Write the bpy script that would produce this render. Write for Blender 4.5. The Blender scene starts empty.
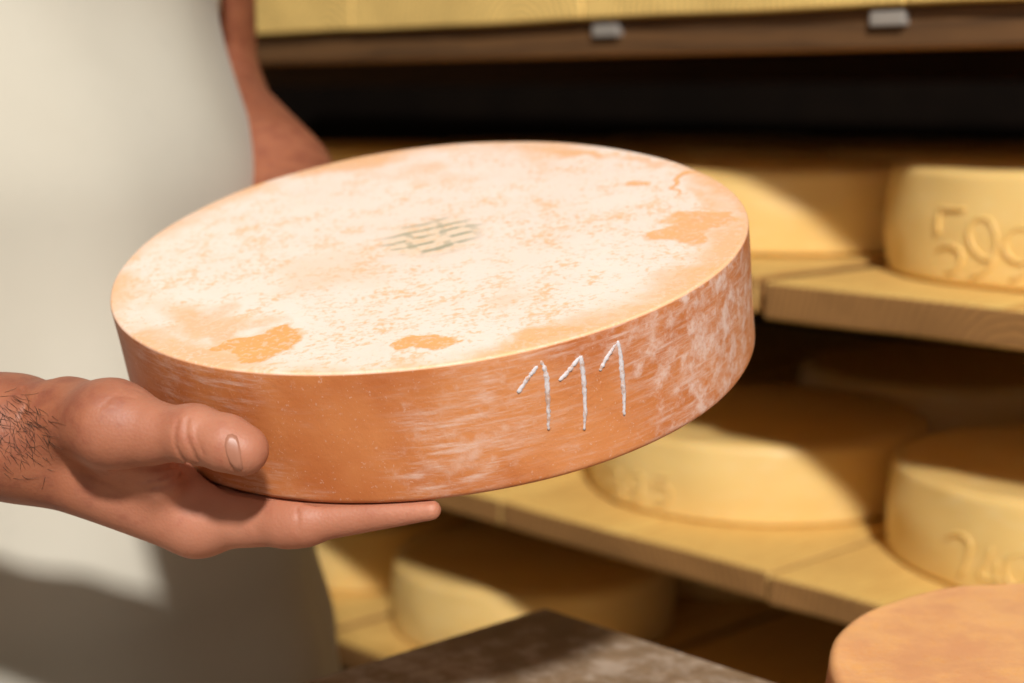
import bpy, bmesh, math, random
import numpy as np
from mathutils import Vector, Matrix, noise as mnoise
rnd = random.Random(7)
scene = bpy.context.scene
COL = scene.collection
H = 1.2                                   # camera height above the floor

# ---------------------------------------------------------------- camera geometry
F, CX, CY = 1600.0, 512.0, 341.5
PITCH = math.atan((CY - 94.0) / F)
cP, sP = math.cos(PITCH), math.sin(PITCH)
CAM = np.array([0.0, 0.0, H])
def ray(px, py):
    u = (px - CX) / F; v = (CY - py) / F
    return np.array([u, cP + v * sP, -sP + v * cP])
def at(px, py, Y):                        # point seen at a pixel, Y metres in front of the camera
    r = ray(px, py); return CAM + r * (Y / r[1])
def on_z(px, py, z):
    r = ray(px, py); return CAM + r * ((z - H) / r[2])
A = math.radians(46.4)                    # the rack runs at this angle to the view
U = np.array([-math.cos(A), math.sin(A), 0.0])    # along the rack, to the left
D = np.array([math.sin(A), math.cos(A), 0.0])     # into the rack
M = np.array([0.1736, 1.1, H])            # front corner reference of the rack
def rk(u, d, z): return M + U * u + D * d + np.array([0, 0, z - H])
RACK_ROT = math.atan2(-U[1], -U[0])       # local +x runs right along the rack, +y into it
Z_TOP, Z_MID, Z_LOW, Z_BOT = H + 0.0955, H - 0.128, H - 0.3346, H - 0.527

# ---------------------------------------------------------------- helpers
def tag(o, label=None, cat=None, group=None, kind=None):
    if label: o['label'] = label
    if cat: o['category'] = cat
    if group: o['group'] = group
    if kind: o['kind'] = kind
    return o
def link(name, me, mat=None, parent=None, loc=None, smooth=True):
    o = bpy.data.objects.new(name, me); COL.objects.link(o)
    if mat and not me.materials: me.materials.append(mat)
    if smooth:
        me.polygons.foreach_set('use_smooth', [True] * len(me.polygons))
    if loc is not None: o.location = [float(c) for c in loc]
    if parent: o.parent = parent
    return o
def mesh(name, V, Fc):
    me = bpy.data.meshes.new(name)
    me.from_pydata([tuple(float(c) for c in v) for v in V], [], [tuple(int(i) for i in f) for f in Fc]); me.update()
    return me
def empty(name, loc, rz=0.0):
    o = bpy.data.objects.new(name, None); COL.objects.link(o)
    o.location = [float(c) for c in loc]; o.rotation_euler = (0, 0, rz); o.empty_display_size = .05
    return o
def box_bm(bm, lo, hi, bev=0.0, seg=2):
    r = bmesh.ops.create_cube(bm, size=1.0)
    vs = r['verts']
    for v in vs:
        v.co = Vector([lo[i] + (hi[i] - lo[i]) * (v.co[i] + .5) for i in range(3)])
    if bev > 0:
        es = {e for v in vs for e in v.link_edges}
        bmesh.ops.bevel(bm, geom=list(es), offset=bev, segments=seg, profile=.6, affect='EDGES')
def from_bm(name, bm):
    me = bpy.data.meshes.new(name); bm.to_mesh(me); bm.free(); return me
def tube_mesh(name, paths, radii, n=8, close=False):
    V, Fc = [], []
    for path, rad in zip(paths, radii):
        P = [np.array(p, float) for p in path]
        if not hasattr(rad, '__len__'): rad = [rad] * len(P)
        base = len(V); prev = None
        for i, p in enumerate(P):
            t = P[min(i + 1, len(P) - 1)] - P[max(i - 1, 0)]
            t = t / (np.linalg.norm(t) + 1e-12)
            if prev is None:
                ref = np.array([0, 0, 1.]) if abs(t[2]) < .9 else np.array([1., 0, 0])
                a = np.cross(t, ref)
            else:
                a = prev - t * (prev @ t)
            a /= np.linalg.norm(a) + 1e-12; prev = a; b = np.cross(t, a)
            for k in range(n):
                an = 2 * math.pi * k / n
                V.append(p + rad[i] * (math.cos(an) * a + math.sin(an) * b))
        for i in range(len(P) - 1):
            for k in range(n):
                k2 = (k + 1) % n
                Fc.append((base + i * n + k, base + i * n + k2, base + (i + 1) * n + k2, base + (i + 1) * n + k))
        Fc.append(tuple(base + k for k in range(n))[::-1])
        Fc.append(tuple(base + (len(P) - 1) * n + k for k in range(n)))
    return mesh(name, V, Fc)

# ---------------------------------------------------------------- node helpers
class NT:
    def __init__(s, name):
        s.m = bpy.data.materials.new(name); s.m.use_nodes = True
        s.t = s.m.node_tree; s.t.nodes.clear()
        s.out = s.n('ShaderNodeOutputMaterial'); s.b = s.n('ShaderNodeBsdfPrincipled')
        s.l(s.b.outputs[0], s.out.inputs[0]); s.tc = s.n('ShaderNodeTexCoord')
    def n(s, ty, **kw):
        x = s.t.nodes.new(ty)
        for k, v in kw.items(): setattr(x, k, v)
        return x
    def l(s, a, b): s.t.links.new(a, b)
    def put(s, sock, v):
        if hasattr(v, 'is_output') or isinstance(v, bpy.types.NodeSocket): s.l(v, sock)
        else: sock.default_value = v
    def math(s, op, a, b=None, c=None, clamp=False):
        x = s.n('ShaderNodeMath', operation=op, use_clamp=clamp); s.put(x.inputs[0], a)
        if b is not None: s.put(x.inputs[1], b)
        if c is not None: s.put(x.inputs[2], c)
        return x.outputs[0]
    def vmath(s, op, a, b=None):
        x = s.n('ShaderNodeVectorMath', operation=op); s.put(x.inputs[0], a)
        if b is not None: s.put(x.inputs[1], b)
        return x.outputs['Value'] if op in ('LENGTH', 'DISTANCE', 'DOT_PRODUCT') else x.outputs[0]
    def mapping(s, v, loc=(0, 0, 0), rot=(0, 0, 0), sc=(1, 1, 1), ty='POINT'):
        x = s.n('ShaderNodeMapping', vector_type=ty); s.l(v, x.inputs[0])
        x.inputs['Location'].default_value = loc; x.inputs['Rotation'].default_value = rot; x.inputs['Scale'].default_value = sc
        return x.outputs[0]
    def noise(s, v, scale, detail=4, rough=.5, dist=0.0):
        x = s.n('ShaderNodeTexNoise'); s.l(v, x.inputs['Vector'])
        x.inputs['Scale'].default_value = scale; x.inputs['Detail'].default_value = detail
        x.inputs['Roughness'].default_value = rough; x.inputs['Distortion'].default_value = dist
        return x.outputs[0]
    def voro(s, v, scale, feature='F1'):
        x = s.n('ShaderNodeTexVoronoi', feature=feature); s.l(v, x.inputs['Vector']); x.inputs['Scale'].default_value = scale
        return x.outputs[0]
    def ss(s, v, lo, hi):                 # smoothstep lo..hi -> 0..1
        x = s.n('ShaderNodeMapRange', interpolation_type='SMOOTHSTEP'); s.put(x.inputs['Value'], v)
        x.inputs['From Min'].default_value = lo; x.inputs['From Max'].default_value = hi
        return x.outputs[0]
    def mix(s, f, a, b):
        x = s.n('ShaderNodeMix', data_type='RGBA'); s.put(x.inputs[0], f)
        for i, v in ((6, a), (7, b)):
            if isinstance(v, tuple) and len(v) == 3: v = (*v, 1)
            s.put(x.inputs[i], v)
        return x.outputs[2]
    def bump(s, h, strength=.3, dist=.001, nrm=None):
        x = s.n('ShaderNodeBump'); s.l(h, x.inputs['Height']); x.inputs['Strength'].default_value = strength
        x.inputs['Distance'].default_value = dist
        if nrm: s.l(nrm, x.inputs['Normal'])
        return x.outputs[0]
    def fin(s, color=None, rough=None, normal=None, **kw):
        if color is not None:
            s.put(s.b.inputs['Base Color'], (*color, 1) if isinstance(color, tuple) and len(color) == 3 else color)
        if rough is not None: s.put(s.b.inputs['Roughness'], rough)
        if normal is not None: s.l(normal, s.b.inputs['Normal'])
        for k, v in kw.items(): s.b.inputs[k].default_value = v
        return s.m
def lin(r, g, b):
    f = lambda c: (c / 255 / 12.92) if c / 255 <= .04045 else ((c / 255 + .055) / 1.055) ** 2.4
    return (f(r), f(g), f(b))

# ---------------------------------------------------------------- held cheese frame
HC_TOP = np.array([-0.036, 0.6539, H - 0.0582]); HN = np.array([-0.12349, -0.25265, 0.95965]); HN /= np.linalg.norm(HN)
HH, HR, HBR = 0.0519, 0.13, 0.9945
HB = HC_TOP - HN * HH
E1 = np.cross([0, 1, 0], HN); E1 /= np.linalg.norm(E1); E2 = np.cross(HN, E1)
HARM = (-0.0088, -0.0263, 0.0055, -0.0115)
def held_R(t): return HR * (1 + HARM[0] * np.cos(2 * t) + HARM[1] * np.sin(2 * t) + HARM[2] * np.cos(3 * t) + HARM[3] * np.sin(3 * t))
def held_local(P):
    q = np.asarray(P) - HB
    return np.stack([q @ E1, q @ E2, q @ HN], -1)
def held_sdf(P):
    L = held_local(P); r = np.hypot(L[..., 0], L[..., 1]); R = held_R(np.arctan2(L[..., 1], L[..., 0]))
    dz = np.maximum(-L[..., 2], L[..., 2] - HH); dr = r - R
    return np.minimum(np.maximum(dz, dr), 0) + np.hypot(np.maximum(dz, 0), np.maximum(dr, 0))
def held_top_px(px, py):                  # pixel -> local coordinates on the top face
    r = ray(px, py); k = ((HC_TOP - CAM) @ HN) / (r @ HN); return held_local(CAM + r * k)

# ---------------------------------------------------------------- materials
def mat_aged(name, top_px_patches=True, seed=0.0, bloom=1.0):
    t = NT(name); P = t.tc.outputs['Object']
    sep = t.n('ShaderNodeSeparateXYZ'); t.l(P, sep.inputs[0])
    Pn = t.vmath('ADD', P, (seed, seed * .7, seed * .3))
    rad = t.math('POWER', t.math('ADD', t.math('POWER', sep.outputs[0], 2.0), t.math('POWER', sep.outputs[1], 2.0)), .5)
    # ----- top face
    big = t.noise(Pn, 16, 5, .6); fine = t.noise(Pn, 420, 3, .6); mid = t.noise(Pn, 70, 5, .65)
    patches = None
    dist = t.n('ShaderNodeTexNoise'); t.l(Pn, dist.inputs['Vector']); dist.inputs['Scale'].default_value = 38; dist.inputs['Detail'].default_value = 7
    wob = t.vmath('MULTIPLY', t.vmath('SUBTRACT', dist.outputs[1], (.5, .5, .5)), (.055, .055, 0))
    Pw = t.vmath('ADD', P, wob)
    if top_px_patches:
        for (cx, cy, ex, ey, st) in HELD_PATCHES:
            c = held_top_px(cx, cy); a = held_top_px(cx + ex[0], cy + ex[1]); b = held_top_px(cx + ey[0], cy + ey[1])
            ang = math.atan2(a[1] - c[1], a[0] - c[0]); la = math.hypot(a[0] - c[0], a[1] - c[1])
            v = b - c; lb = abs(-math.sin(ang) * v[0] + math.cos(ang) * v[1])
            q = t.mapping(Pw, (c[0], c[1], HH), (0, 0, ang), (la, lb, 1.0), 'TEXTURE')
            q = t.vmath('MULTIPLY', q, (1, 1, 0))
            g = t.math('MULTIPLY', t.ss(t.vmath('LENGTH', q), 1.12 if st > .78 else 1.35, .86 if st > .78 else .45), st)
            patches = g if patches is None else t.math('MAXIMUM', patches, g)
    rimn = t.math('ADD', t.math('MULTIPLY', rad, 1 / HR), t.math('MULTIPLY', t.math('SUBTRACT', big, .5), .55))
    rim = t.ss(rimn, .88, 1.03)
    base = t.ss(big, .60, .72)
    bare = t.math('MAXIMUM', t.math('MULTIPLY', rim, .68), t.math('MULTIPLY', base, .36 if top_px_patches else .55))
    if patches is not None: bare = t.math('MAXIMUM', bare, patches)
    rings = t.n('ShaderNodeTexWave', wave_type='RINGS', rings_direction='Z', wave_profile='SIN')
    rp = t.mapping(P, (.018, -.012, 0)); t.l(rp, rings.inputs['Vector']); rings.inputs['Scale'].default_value = 34
    rings.inputs['Distortion'].default_value = 1.5; rings.inputs['Detail'].default_value = 3; rings.inputs['Detail Scale'].default_value = 20
    ringm = t.math('MULTIPLY', t.math('MULTIPLY', t.ss(rings.outputs[1], .93, 1.0), t.ss(mid, .46, .62)), .40)
    speck = t.math('MULTIPLY', t.ss(t.math('ADD', t.math('MULTIPLY', fine, .6), t.math('MULTIPLY', mid, .5)), .545, .70), .62)
    nb = t.math('SUBTRACT', 1.0, bare)
    bl = t.math('MULTIPLY', nb, t.math('SUBTRACT', 1.0, t.math('MAXIMUM', speck, ringm)))
    bl = t.math('ADD', bl, t.math('MULTIPLY', t.math('MULTIPLY', bare, t.ss(fine, .50, .62)), .35))
    bl = t.math('MULTIPLY', bl, bloom, clamp=True)
    orange = t.mix(mid, lin(224, 150, 78), lin(234, 174, 100))
    if not top_px_patches: orange = t.mix(t.ss(t.math('ADD', t.math('MULTIPLY', big, .7), t.math('MULTIPLY', mid, .35)), .40, .62), lin(222, 150, 88), lin(240, 176, 104))
    white = t.mix(t.noise(Pn, 25, 3), lin(236, 211, 194), lin(243, 226, 215))
    top = t.mix(bl, orange, white)
    if top_px_patches:                    # grey-green woven mark at the centre of the wheel
        c = held_top_px(434, 236); a = held_top_px(500, 225); b = held_top_px(434, 260)
        ang = math.atan2(a[1] - c[1], a[0] - c[0])
        Pm = t.vmath('ADD', P, t.vmath('SCALE', wob)); Pm.node.inputs[1].links[0].from_node.inputs['Scale'].default_value = .25
        q = t.mapping(Pm, (c[0], c[1], HH), (0, 0, ang + .12), (1, 1, 1), 'TEXTURE')
        s2 = t.n('ShaderNodeSeparateXYZ'); t.l(q, s2.inputs[0])
        reg = t.ss(t.vmath('LENGTH', t.vmath('MULTIPLY', q, (1 / .023, 1 / .024, 0))), 1.1, .55)
        w1 = t.ss(t.math('SINE', t.math('MULTIPLY', s2.outputs[1], 780)), .15, .9)
        w2 = t.ss(t.math('SINE', t.math('MULTIPLY', s2.outputs[0], 470)), .55, .98)
        brk = t.ss(t.noise(Pn, 130, 3), .40, .55)
        tint = t.math('MULTIPLY', reg, .45)
        lines = t.math('MULTIPLY', t.math('MULTIPLY', reg, t.math('MAXIMUM', w1, t.math('MULTIPLY', w2, .6))), brk)
        top = t.mix(tint, top, lin(224, 200, 160)); top = t.mix(t.math('MULTIPLY', lines, .85), top, lin(150, 150, 128))
    # ----- side
    ps = t.mapping(Pn, sc=(1, 1, 9.0))
    streak = t.noise(ps, 60, 6, .7); patch = t.noise(Pn, 13, 4, .6); sp = t.noise(Pn, 850, 2, .6); sp2 = t.noise(Pn, 150, 4, .7)
    pm = t.ss(patch, .38, .62)
    sc1 = t.math('MULTIPLY', pm, t.ss(streak, .42, .72))
    sc2 = t.math('MULTIPLY', t.ss(t.math('ADD', t.math('MULTIPLY', sp2, .6), t.math('MULTIPLY', patch, .6)), .60, .82), .7)
    sc3 = t.math('MULTIPLY', t.ss(t.math('ADD', sp, t.math('MULTIPLY', sp2, .35)), .80, .92), .28)
    right = t.ss(sep.outputs[0], -.02, .13)
    scuff = t.math('MAXIMUM', t.math('MAXIMUM', t.math('MULTIPLY', sc1, .62), sc3), t.math('MULTIPLY', sc2, t.math('ADD', .45, t.math('MULTIPLY', right, .8))))
    scuff = t.math('MULTIPLY', scuff, 1.1 * bloom if top_px_patches else .5, clamp=True)
    damp = t.noise(Pn, 22, 3, .5)
    side = t.mix(t.ss(damp, .3, .7), lin(178, 100, 50), lin(202, 130, 76))
    side = t.mix(scuff, side, lin(222, 198, 186))
    topm = t.ss(sep.outputs[2], HH - .0012, HH - .0003) if top_px_patches else t.ss(sep.outputs[2], .047, .051)
    col = t.mix(topm, side, top)
    hgt = t.math('ADD', t.math('ADD', t.math('MULTIPLY', fine, .5), t.math('MULTIPLY', bl, .35)), t.math('MULTIPLY', sp2, .6))
    nrm = t.bump(hgt, .35, .0009)
    t.b.inputs['Subsurface Weight'].default_value = .08
    t.b.inputs['Subsurface Radius'].default_value = (.006, .003, .0015); t.b.inputs['Subsurface Scale'].default_value = .4
    return t.fin(col, .58, nrm)
# bare orange patches of the bloomed top: centre px, two half-axis px vectors, strength
HELD_PATCHES = [
    (262, 345, (42, -3), (0, 15), .95), (212, 328, (62, 22), (-6, 18), .62), (205, 352, (60, 14), (0, 7), .55),
    (424, 336, (22, -3), (0, 7), .9), (540, 344, (75, -18), (0, 11), .75), (640, 306, (60, -26), (0, 9), .65),
    (704, 226, (24, -16), (8, 22), .8), (676, 178, (3, 20), (6, 0), .85), (718, 196, (20, 16), (-5, 10), .45),
    (632, 186, (8, -2), (0, 4), .8), (345, 164, (70, -11), (0, 5), .75), (243, 190, (17, -6), (0, 7), .9),
    (117, 302, (4, -8), (6, 5), .75), (575, 152, (40, 2), (0, 5), .7), (655, 160, (22, 6), (0, 4), .5),
    (330, 268, (60, -6), (0, 24), .22)]

def mat_fresh(name):
    t = NT(name); P = t.tc.outputs['Object']
    oi = t.n('ShaderNodeObjectInfo'); off = t.vmath('SCALE', (1.7, 2.3, .9)); t.t.nodes[-1].inputs['Scale'].default_value = 1
    t.l(oi.outputs['Random'], off.node.inputs['Scale'])
    Pn = t.vmath('ADD', P, off)
    a = t.noise(Pn, 10, 4); b = t.noise(Pn, 180, 3); c = t.noise(t.mapping(Pn, sc=(1, 1, 5)), 45, 4)
    col = t.mix(t.ss(a, .3, .7), lin(228, 190, 116), lin(234, 200, 128))
    col = t.mix(t.math('MULTIPLY', t.ss(c, .5, .75), .30), col, lin(238, 214, 160))
    nrm = t.bump(t.math('ADD', b, t.math('MULTIPLY', c, .5)), .2, .0006)
    t.b.inputs['Subsurface Weight'].default_value = .15
    t.b.inputs['Subsurface Radius'].default_value = (.01, .006, .002); t.b.inputs['Subsurface Scale'].default_value = .5
    return t.fin(col, .45, nrm)

def mat_wood(name, c_light, c_dark, c_end, ring=170.0):
    t = NT(name); P = t.tc.outputs['Object']
    oi = t.n('ShaderNodeObjectInfo')
    sx = t.n('ShaderNodeSeparateXYZ'); t.l(P, sx.inputs[0])
    r1 = oi.outputs['Random']
    wn = t.noise(t.mapping(P, sc=(6, 1.2, 6)), 3.0, 3)
    x = t.math('ADD', sx.outputs[0], t.math('MULTIPLY_ADD', r1, .2, -.16))
    z = t.math('ADD', sx.outputs[2], t.math('MULTIPLY_ADD', r1, -.05, .075))
    rr = t.math('POWER', t.math('ADD', t.math('POWER', x, 2.0), t.math('POWER', z, 2.0)), .5)
    rr = t.math('ADD', rr, t.math('MULTIPLY', wn, .02))
    fr = t.math('FRACT', t.math('MULTIPLY', rr, ring))
    late = t.ss(fr, .45, .98)
    grain = t.noise(t.mapping(P, sc=(60, 2.5, 60)), 9.0, 5, .65)
    stain = t.noise(P, 7.0, 4, .6)
    col = t.mix(t.math('MULTIPLY', late, .7), c_light, c_dark)
    col = t.mix(t.math('MULTIPLY', t.ss(grain, .42, .70), .5), col, c_dark)
    col = t.mix(t.math('MULTIPLY', t.ss(stain, .5, .75), .3), col, lin(170, 120, 60))
    geo = t.n('ShaderNodeNewGeometry')    # ends take the end-grain colour; sides too, painting in the shade of gaps
    tr = t.n('ShaderNodeVectorTransform', vector_type='NORMAL', convert_from='WORLD', convert_to='OBJECT'); t.l(geo.outputs['Normal'], tr.inputs[0])
    sn = t.n('ShaderNodeSeparateXYZ'); t.l(tr.outputs[0], sn.inputs[0])
    endm = t.ss(t.math('MAXIMUM', t.math('ABSOLUTE', sn.outputs[1]), t.math('ABSOLUTE', sn.outputs[0])), .6, .9)
    ecol = t.mix(t.math('MULTIPLY', late, .75), c_end, tuple(c * .45 for c in c_end))
    ecol = t.mix(t.math('MULTIPLY', t.ss(stain, .4, .7), .4), ecol, tuple(c * .5 for c in c_end))
    col = t.mix(endm, col, ecol)
    nrm = t.bump(t.math('ADD', grain, t.math('MULTIPLY', late, .4)), .35, .0008)
    return t.fin(col, .72, nrm)

def mat_skin(name):
    t = NT(name); P = t.tc.outputs['Object']
    a = t.noise(P, 22, 4, .55); b = t.noise(P, 110, 4, .6); c = t.voro(P, 900); vein = t.noise(t.mapping(P, sc=(1, 1, 1)), 45, 2, .5, 1.0)
    col = t.mix(t.ss(a, .3, .7), lin(166, 106, 80), lin(182, 122, 96))
    col = t.mix(t.math('MULTIPLY', t.ss(b, .5, .75), .35), col, lin(148, 78, 60))
    s3 = t.n('ShaderNodeSeparateXYZ'); t.l(P, s3.inputs[0])     # shade of forearms and hand back put into a tanned tone
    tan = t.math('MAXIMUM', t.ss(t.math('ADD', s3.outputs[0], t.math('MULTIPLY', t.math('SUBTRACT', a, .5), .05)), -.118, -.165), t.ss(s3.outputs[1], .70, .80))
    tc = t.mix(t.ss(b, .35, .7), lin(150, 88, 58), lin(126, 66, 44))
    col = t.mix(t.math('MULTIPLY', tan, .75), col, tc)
    nrm = t.bump(t.math('ADD', t.math('MULTIPLY', c, .6), t.math('MULTIPLY', b, 1.0)), .22, .0006)
    t.b.inputs['Subsurface Weight'].default_value = .18
    t.b.inputs['Subsurface Radius'].default_value = (.008, .003, .0015); t.b.inputs['Subsurface Scale'].default_value = .5
    return t.fin(col, .56, nrm)
def mat_cloth(name, c1, c2, weave=1400.0, rough=.85):
    t = NT(name); P = t.tc.outputs['Object']
    a = t.noise(P, 5, 4, .55); b = t.noise(P, 40, 4, .6); w = t.noise(P, weave, 2)
    col = t.mix(t.ss(a, .3, .7), c1, c2)
    col = t.mix(t.math('MULTIPLY', t.ss(b, .5, .8), .15), col, tuple(c * .8 for c in c1))
    return t.fin(col, rough, t.bump(t.math('ADD', t.math('MULTIPLY', w, .5), b), .12, .001), **{'Sheen Weight': .1})
def mat_plain(name, c, rough=.6, metal=0.0, var=.2, scale=30):
    t = NT(name); P = t.tc.outputs['Object']; a = t.noise(P, scale, 5, .6)
    col = t.mix(a, tuple(x * (1 - var) for x in c), tuple(min(1, x * (1 + var)) for x in c))
    return t.fin(col, rough, t.bump(a, .15, .001), Metallic=metal)
def mat_scratch(name):
    t = NT(name); P = t.tc.outputs['Object']; a = t.noise(P, 260, 4, .7); b = t.noise(P, 900, 2)
    col = t.mix(t.ss(t.math('ADD', t.math('MULTIPLY', a, .8), t.math('MULTIPLY', b, .3)), .40, .60), lin(186, 148, 126), lin(206, 202, 206))
    return t.fin(col, .7, t.bump(b, .3, .0004))
def mat_table(name):
    t = NT(name); P = t.tc.outputs['Object']
    a = t.noise(P, 14, 6, .7); b = t.noise(P, 55, 5, .7); c = t.noise(t.mapping(P, sc=(8, 1, 1)), 20, 4)
    col = t.mix(t.ss(a, .35, .7), lin(128, 106, 82), lin(158, 132, 104))
    col = t.mix(t.math('MULTIPLY', t.ss(t.math('ADD', t.math('MULTIPLY', b, .6), t.math('MULTIPLY', a, .5)), .50, .64), .6), col, lin(196, 178, 160))
    col = t.mix(t.math('MULTIPLY', t.ss(c, .5, .7), .3), col, lin(104, 74, 48))
    r = t.math('ADD', .34, t.math('MULTIPLY', b, .3))
    return t.fin(col, r, t.bump(b, .2, .001))
def mat_stone(name, c1, c2, scale=4.0):
    t = NT(name); P = t.tc.outputs['Object']; a = t.noise(P, scale, 6, .65); b = t.voro(P, scale * 2.5)
    col = t.mix(t.ss(a, .3, .7), c1, c2)
    return t.fin(col, .95, t.bump(t.math('ADD', a, t.math('MULTIPLY', b, .4)), .4, .02), **{'Specular IOR Level': .1})

MAT = dict(
    aged=mat_aged('bloomed_rind'), aged2=mat_aged('plain_rind', False, 3.1, .12),
    chalk=mat_scratch('white_scratch'),
    fresh=mat_fresh('fresh_rind'),
    board=mat_wood('spruce_board', lin(240, 203, 118), lin(200, 144, 68), lin(158, 112, 60)),
    board_new=mat_wood('pale_spruce_board', lin(240, 203, 118), lin(214, 160, 80), lin(254, 214, 128)),  # same spruce, with the light on its front ends put into the colour
    rail=mat_wood('brown_beam', lin(164, 114, 64), lin(124, 80, 42), lin(110, 76, 42)),
    steel=mat_plain('pale_metal', lin(200, 195, 188), .35, .6, .1),
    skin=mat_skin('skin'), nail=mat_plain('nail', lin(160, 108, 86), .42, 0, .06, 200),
    canvas=mat_cloth('canvas', lin(190, 184, 168), lin(200, 195, 180)),
    shirt=mat_cloth('white_cotton', lin(215, 212, 205), lin(225, 222, 216)),
    denim=mat_cloth('dark_cotton', lin(46, 50, 62), lin(56, 60, 72)),
    boot=mat_plain('white_rubber', lin(200, 200, 195), .5), hair=mat_plain('brown_hair', lin(62, 42, 28), .6, 0, .3, 200),
    table=mat_table('worn_table'), legm=mat_plain('grey_steel', lin(120, 116, 110), .4, .8, .1),
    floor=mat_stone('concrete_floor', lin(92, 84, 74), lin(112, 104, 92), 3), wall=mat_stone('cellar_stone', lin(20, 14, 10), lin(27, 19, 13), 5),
    plaster=mat_stone('plaster', lin(150, 140, 124), lin(164, 154, 138), 3))

# ---------------------------------------------------------------- room
def slab(name, lo, hi, mat):
    bm = bmesh.new(); box_bm(bm, lo, hi)
    return tag(link(name, from_bm(name, bm), mat, smooth=False), kind='structure')
slab('floor', (-4, -4.6, -.1), (4, 5.5, 0), MAT['floor'])
slab('ceiling', (-4, -4.6, 4.2), (4, 5.5, 4.3), MAT['plaster'])
def oriented_slab(name, u0, u1, d0, d1, z0, z1, mat):
    bm = bmesh.new(); box_bm(bm, (-u1, d0, z0), (-u0, d1, z1))
    o = link(name, from_bm(name, bm), mat, smooth=False); o.location = (M[0], M[1], 0); o.rotation_euler = (0, 0, RACK_ROT)
    return tag(o, kind='structure')
slab('wall_left', (-3.0, -4.6, 0), (-2.9, 5.5, 4.2), MAT['plaster'])
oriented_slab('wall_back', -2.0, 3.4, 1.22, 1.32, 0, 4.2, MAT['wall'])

# ---------------------------------------------------------------- rack and its boards
rack = empty('cheese_rack', (M[0], M[1], 0), RACK_ROT)
tag(rack, 'tall brown timber rack with cross rails carrying all the shelf boards', 'rack')
def rack_part(name, u0, u1, d0, d1, z0, z1, mat, bev=.003):
    c = np.array([-(u0 + u1) / 2, (d0 + d1) / 2, (z0 + z1) / 2]); hx, hy, hz = (u1 - u0) / 2, (d1 - d0) / 2, (z1 - z0) / 2
    bm = bmesh.new(); 
    if name == 'rail':                    # grain runs along local y
        box_bm(bm, (-hy, -hx, -hz), (hy, hx, hz), bev)
    elif name == 'post':
        box_bm(bm, (-hx, -hz, -hy), (hx, hz, hy), bev)
    else: box_bm(bm, (-hx, -hy, -hz), (hx, hy, hz), bev)
    o = link(name, from_bm(name, bm), mat, rack, c)
    if name == 'rail': o.rotation_euler = (0, 0, math.pi / 2)
    if name == 'post': o.rotation_euler = (math.pi / 2, 0, 0)
    o.data.polygons.foreach_set('use_smooth', [False] * len(o.data.polygons))
    return o
BT, BTT = .027, .0405
U0, U1 = -.62, 2.30
for z, ds in ((Z_TOP, (.011, .86)), (Z_MID, (.27, .86)), (Z_LOW, (.27, .86)), (Z_BOT, (.27, .86))):
    for d in ds:
        th = .026 if d < .1 else .04
        zb = z - (BTT if z == Z_TOP else BT)
        rack_part('rail', U0, U1, d, d + .045, zb - th, zb, MAT['rail'])
for u in (U0 - .05, U1):
    for d in (.06, .86): rack_part('post', u, u + .05, d, d + .06, 0, 1.9, MAT['rail'])
def front_px(px, py, dd):                 # pixel -> rack coordinates on the plane dd behind the front line
    r = ray(px, py); k = ((M + D * dd - CAM) @ D) / (r @ D); P = CAM + r * k
    return (P - M) @ U, P[2]
for px, py in ((607, 30), (889, 18)):
    u, z = front_px(px, py, .008)
    b = rack_part('metal_clip', u - .013, u + .013, .005, .0125, z - .005, z + .0045, MAT['steel'], .0015)
    b['label'] = 'pale metal clip'

def board_mesh(w, l, th, seed):
    r = random.Random(seed); bm = bmesh.new()
    box_bm(bm, (-w / 2, 0, -th), (w / 2, l, 0), .0035, 3)
    for e in range(6):
        bmesh.ops.bisect_plane(bm, geom=bm.verts[:] + bm.edges[:] + bm.faces[:], plane_co=(-w / 2 + w * (e + 1) / 7, 0, 0), plane_no=(1, 0, 0))
    for v in bm.verts:
        n = mnoise.noise(Vector((v.co.x * 9 + seed * 3, v.co.y * 3, v.co.z * 12)))
        v.co.z += .0012 * n
        if v.co.y < .02: v.co.y += .0022 * mnoise.noise(Vector((v.co.x * 30 + seed, v.co.z * 40, 3.3)))
    return from_bm('board', bm)
def board(u0, u1, d, z, label, grp, th=BT, l=1.02, seed=None, rz=0.0, mat='board'):
    seed = seed if seed is not None else rnd.randrange(999)
    o = link('shelf_board', board_mesh(u1 - u0, l, th, seed), MAT[mat])
    p = rk((u0 + u1) / 2, d, z); o.location = [float(c) for c in p]; o.rotation_euler = (0, 0, RACK_ROT + rz)
    o.data.polygons.foreach_set('use_smooth', [False] * len(o.data.polygons))
    return tag(o, label, 'shelf board', grp)
PB = .2805
G_T, G_M, G_L, G_B = 'boards of the top shelf', 'boards of the middle shelf', 'boards of the lower shelf', 'boards of the bottom shelf'
# top shelf
tl = ['pale spruce board of the top shelf, rightmost one at the upper right corner', 'pale spruce board of the top shelf above the wheel marked 599',
      'pale spruce board of the top shelf above the right half of the held cheese', 'pale spruce board of the top shelf above the left half of the held cheese',
      'pale spruce board of the top shelf touching the arm at the upper left', 'pale spruce board of the top shelf mostly behind the person', 'pale spruce board of the top shelf past the person, second from its left end', 'pale spruce board of the top shelf at its far left end']  # last three added behind the person to keep light off the rear rail
for i, lb in enumerate(tl):
    u0 = -.385 + i * PB; board(u0, u0 + PB - .0012, .0005 * (i % 2), Z_TOP, lb, G_T, th=BTT, mat='board_new')
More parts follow.
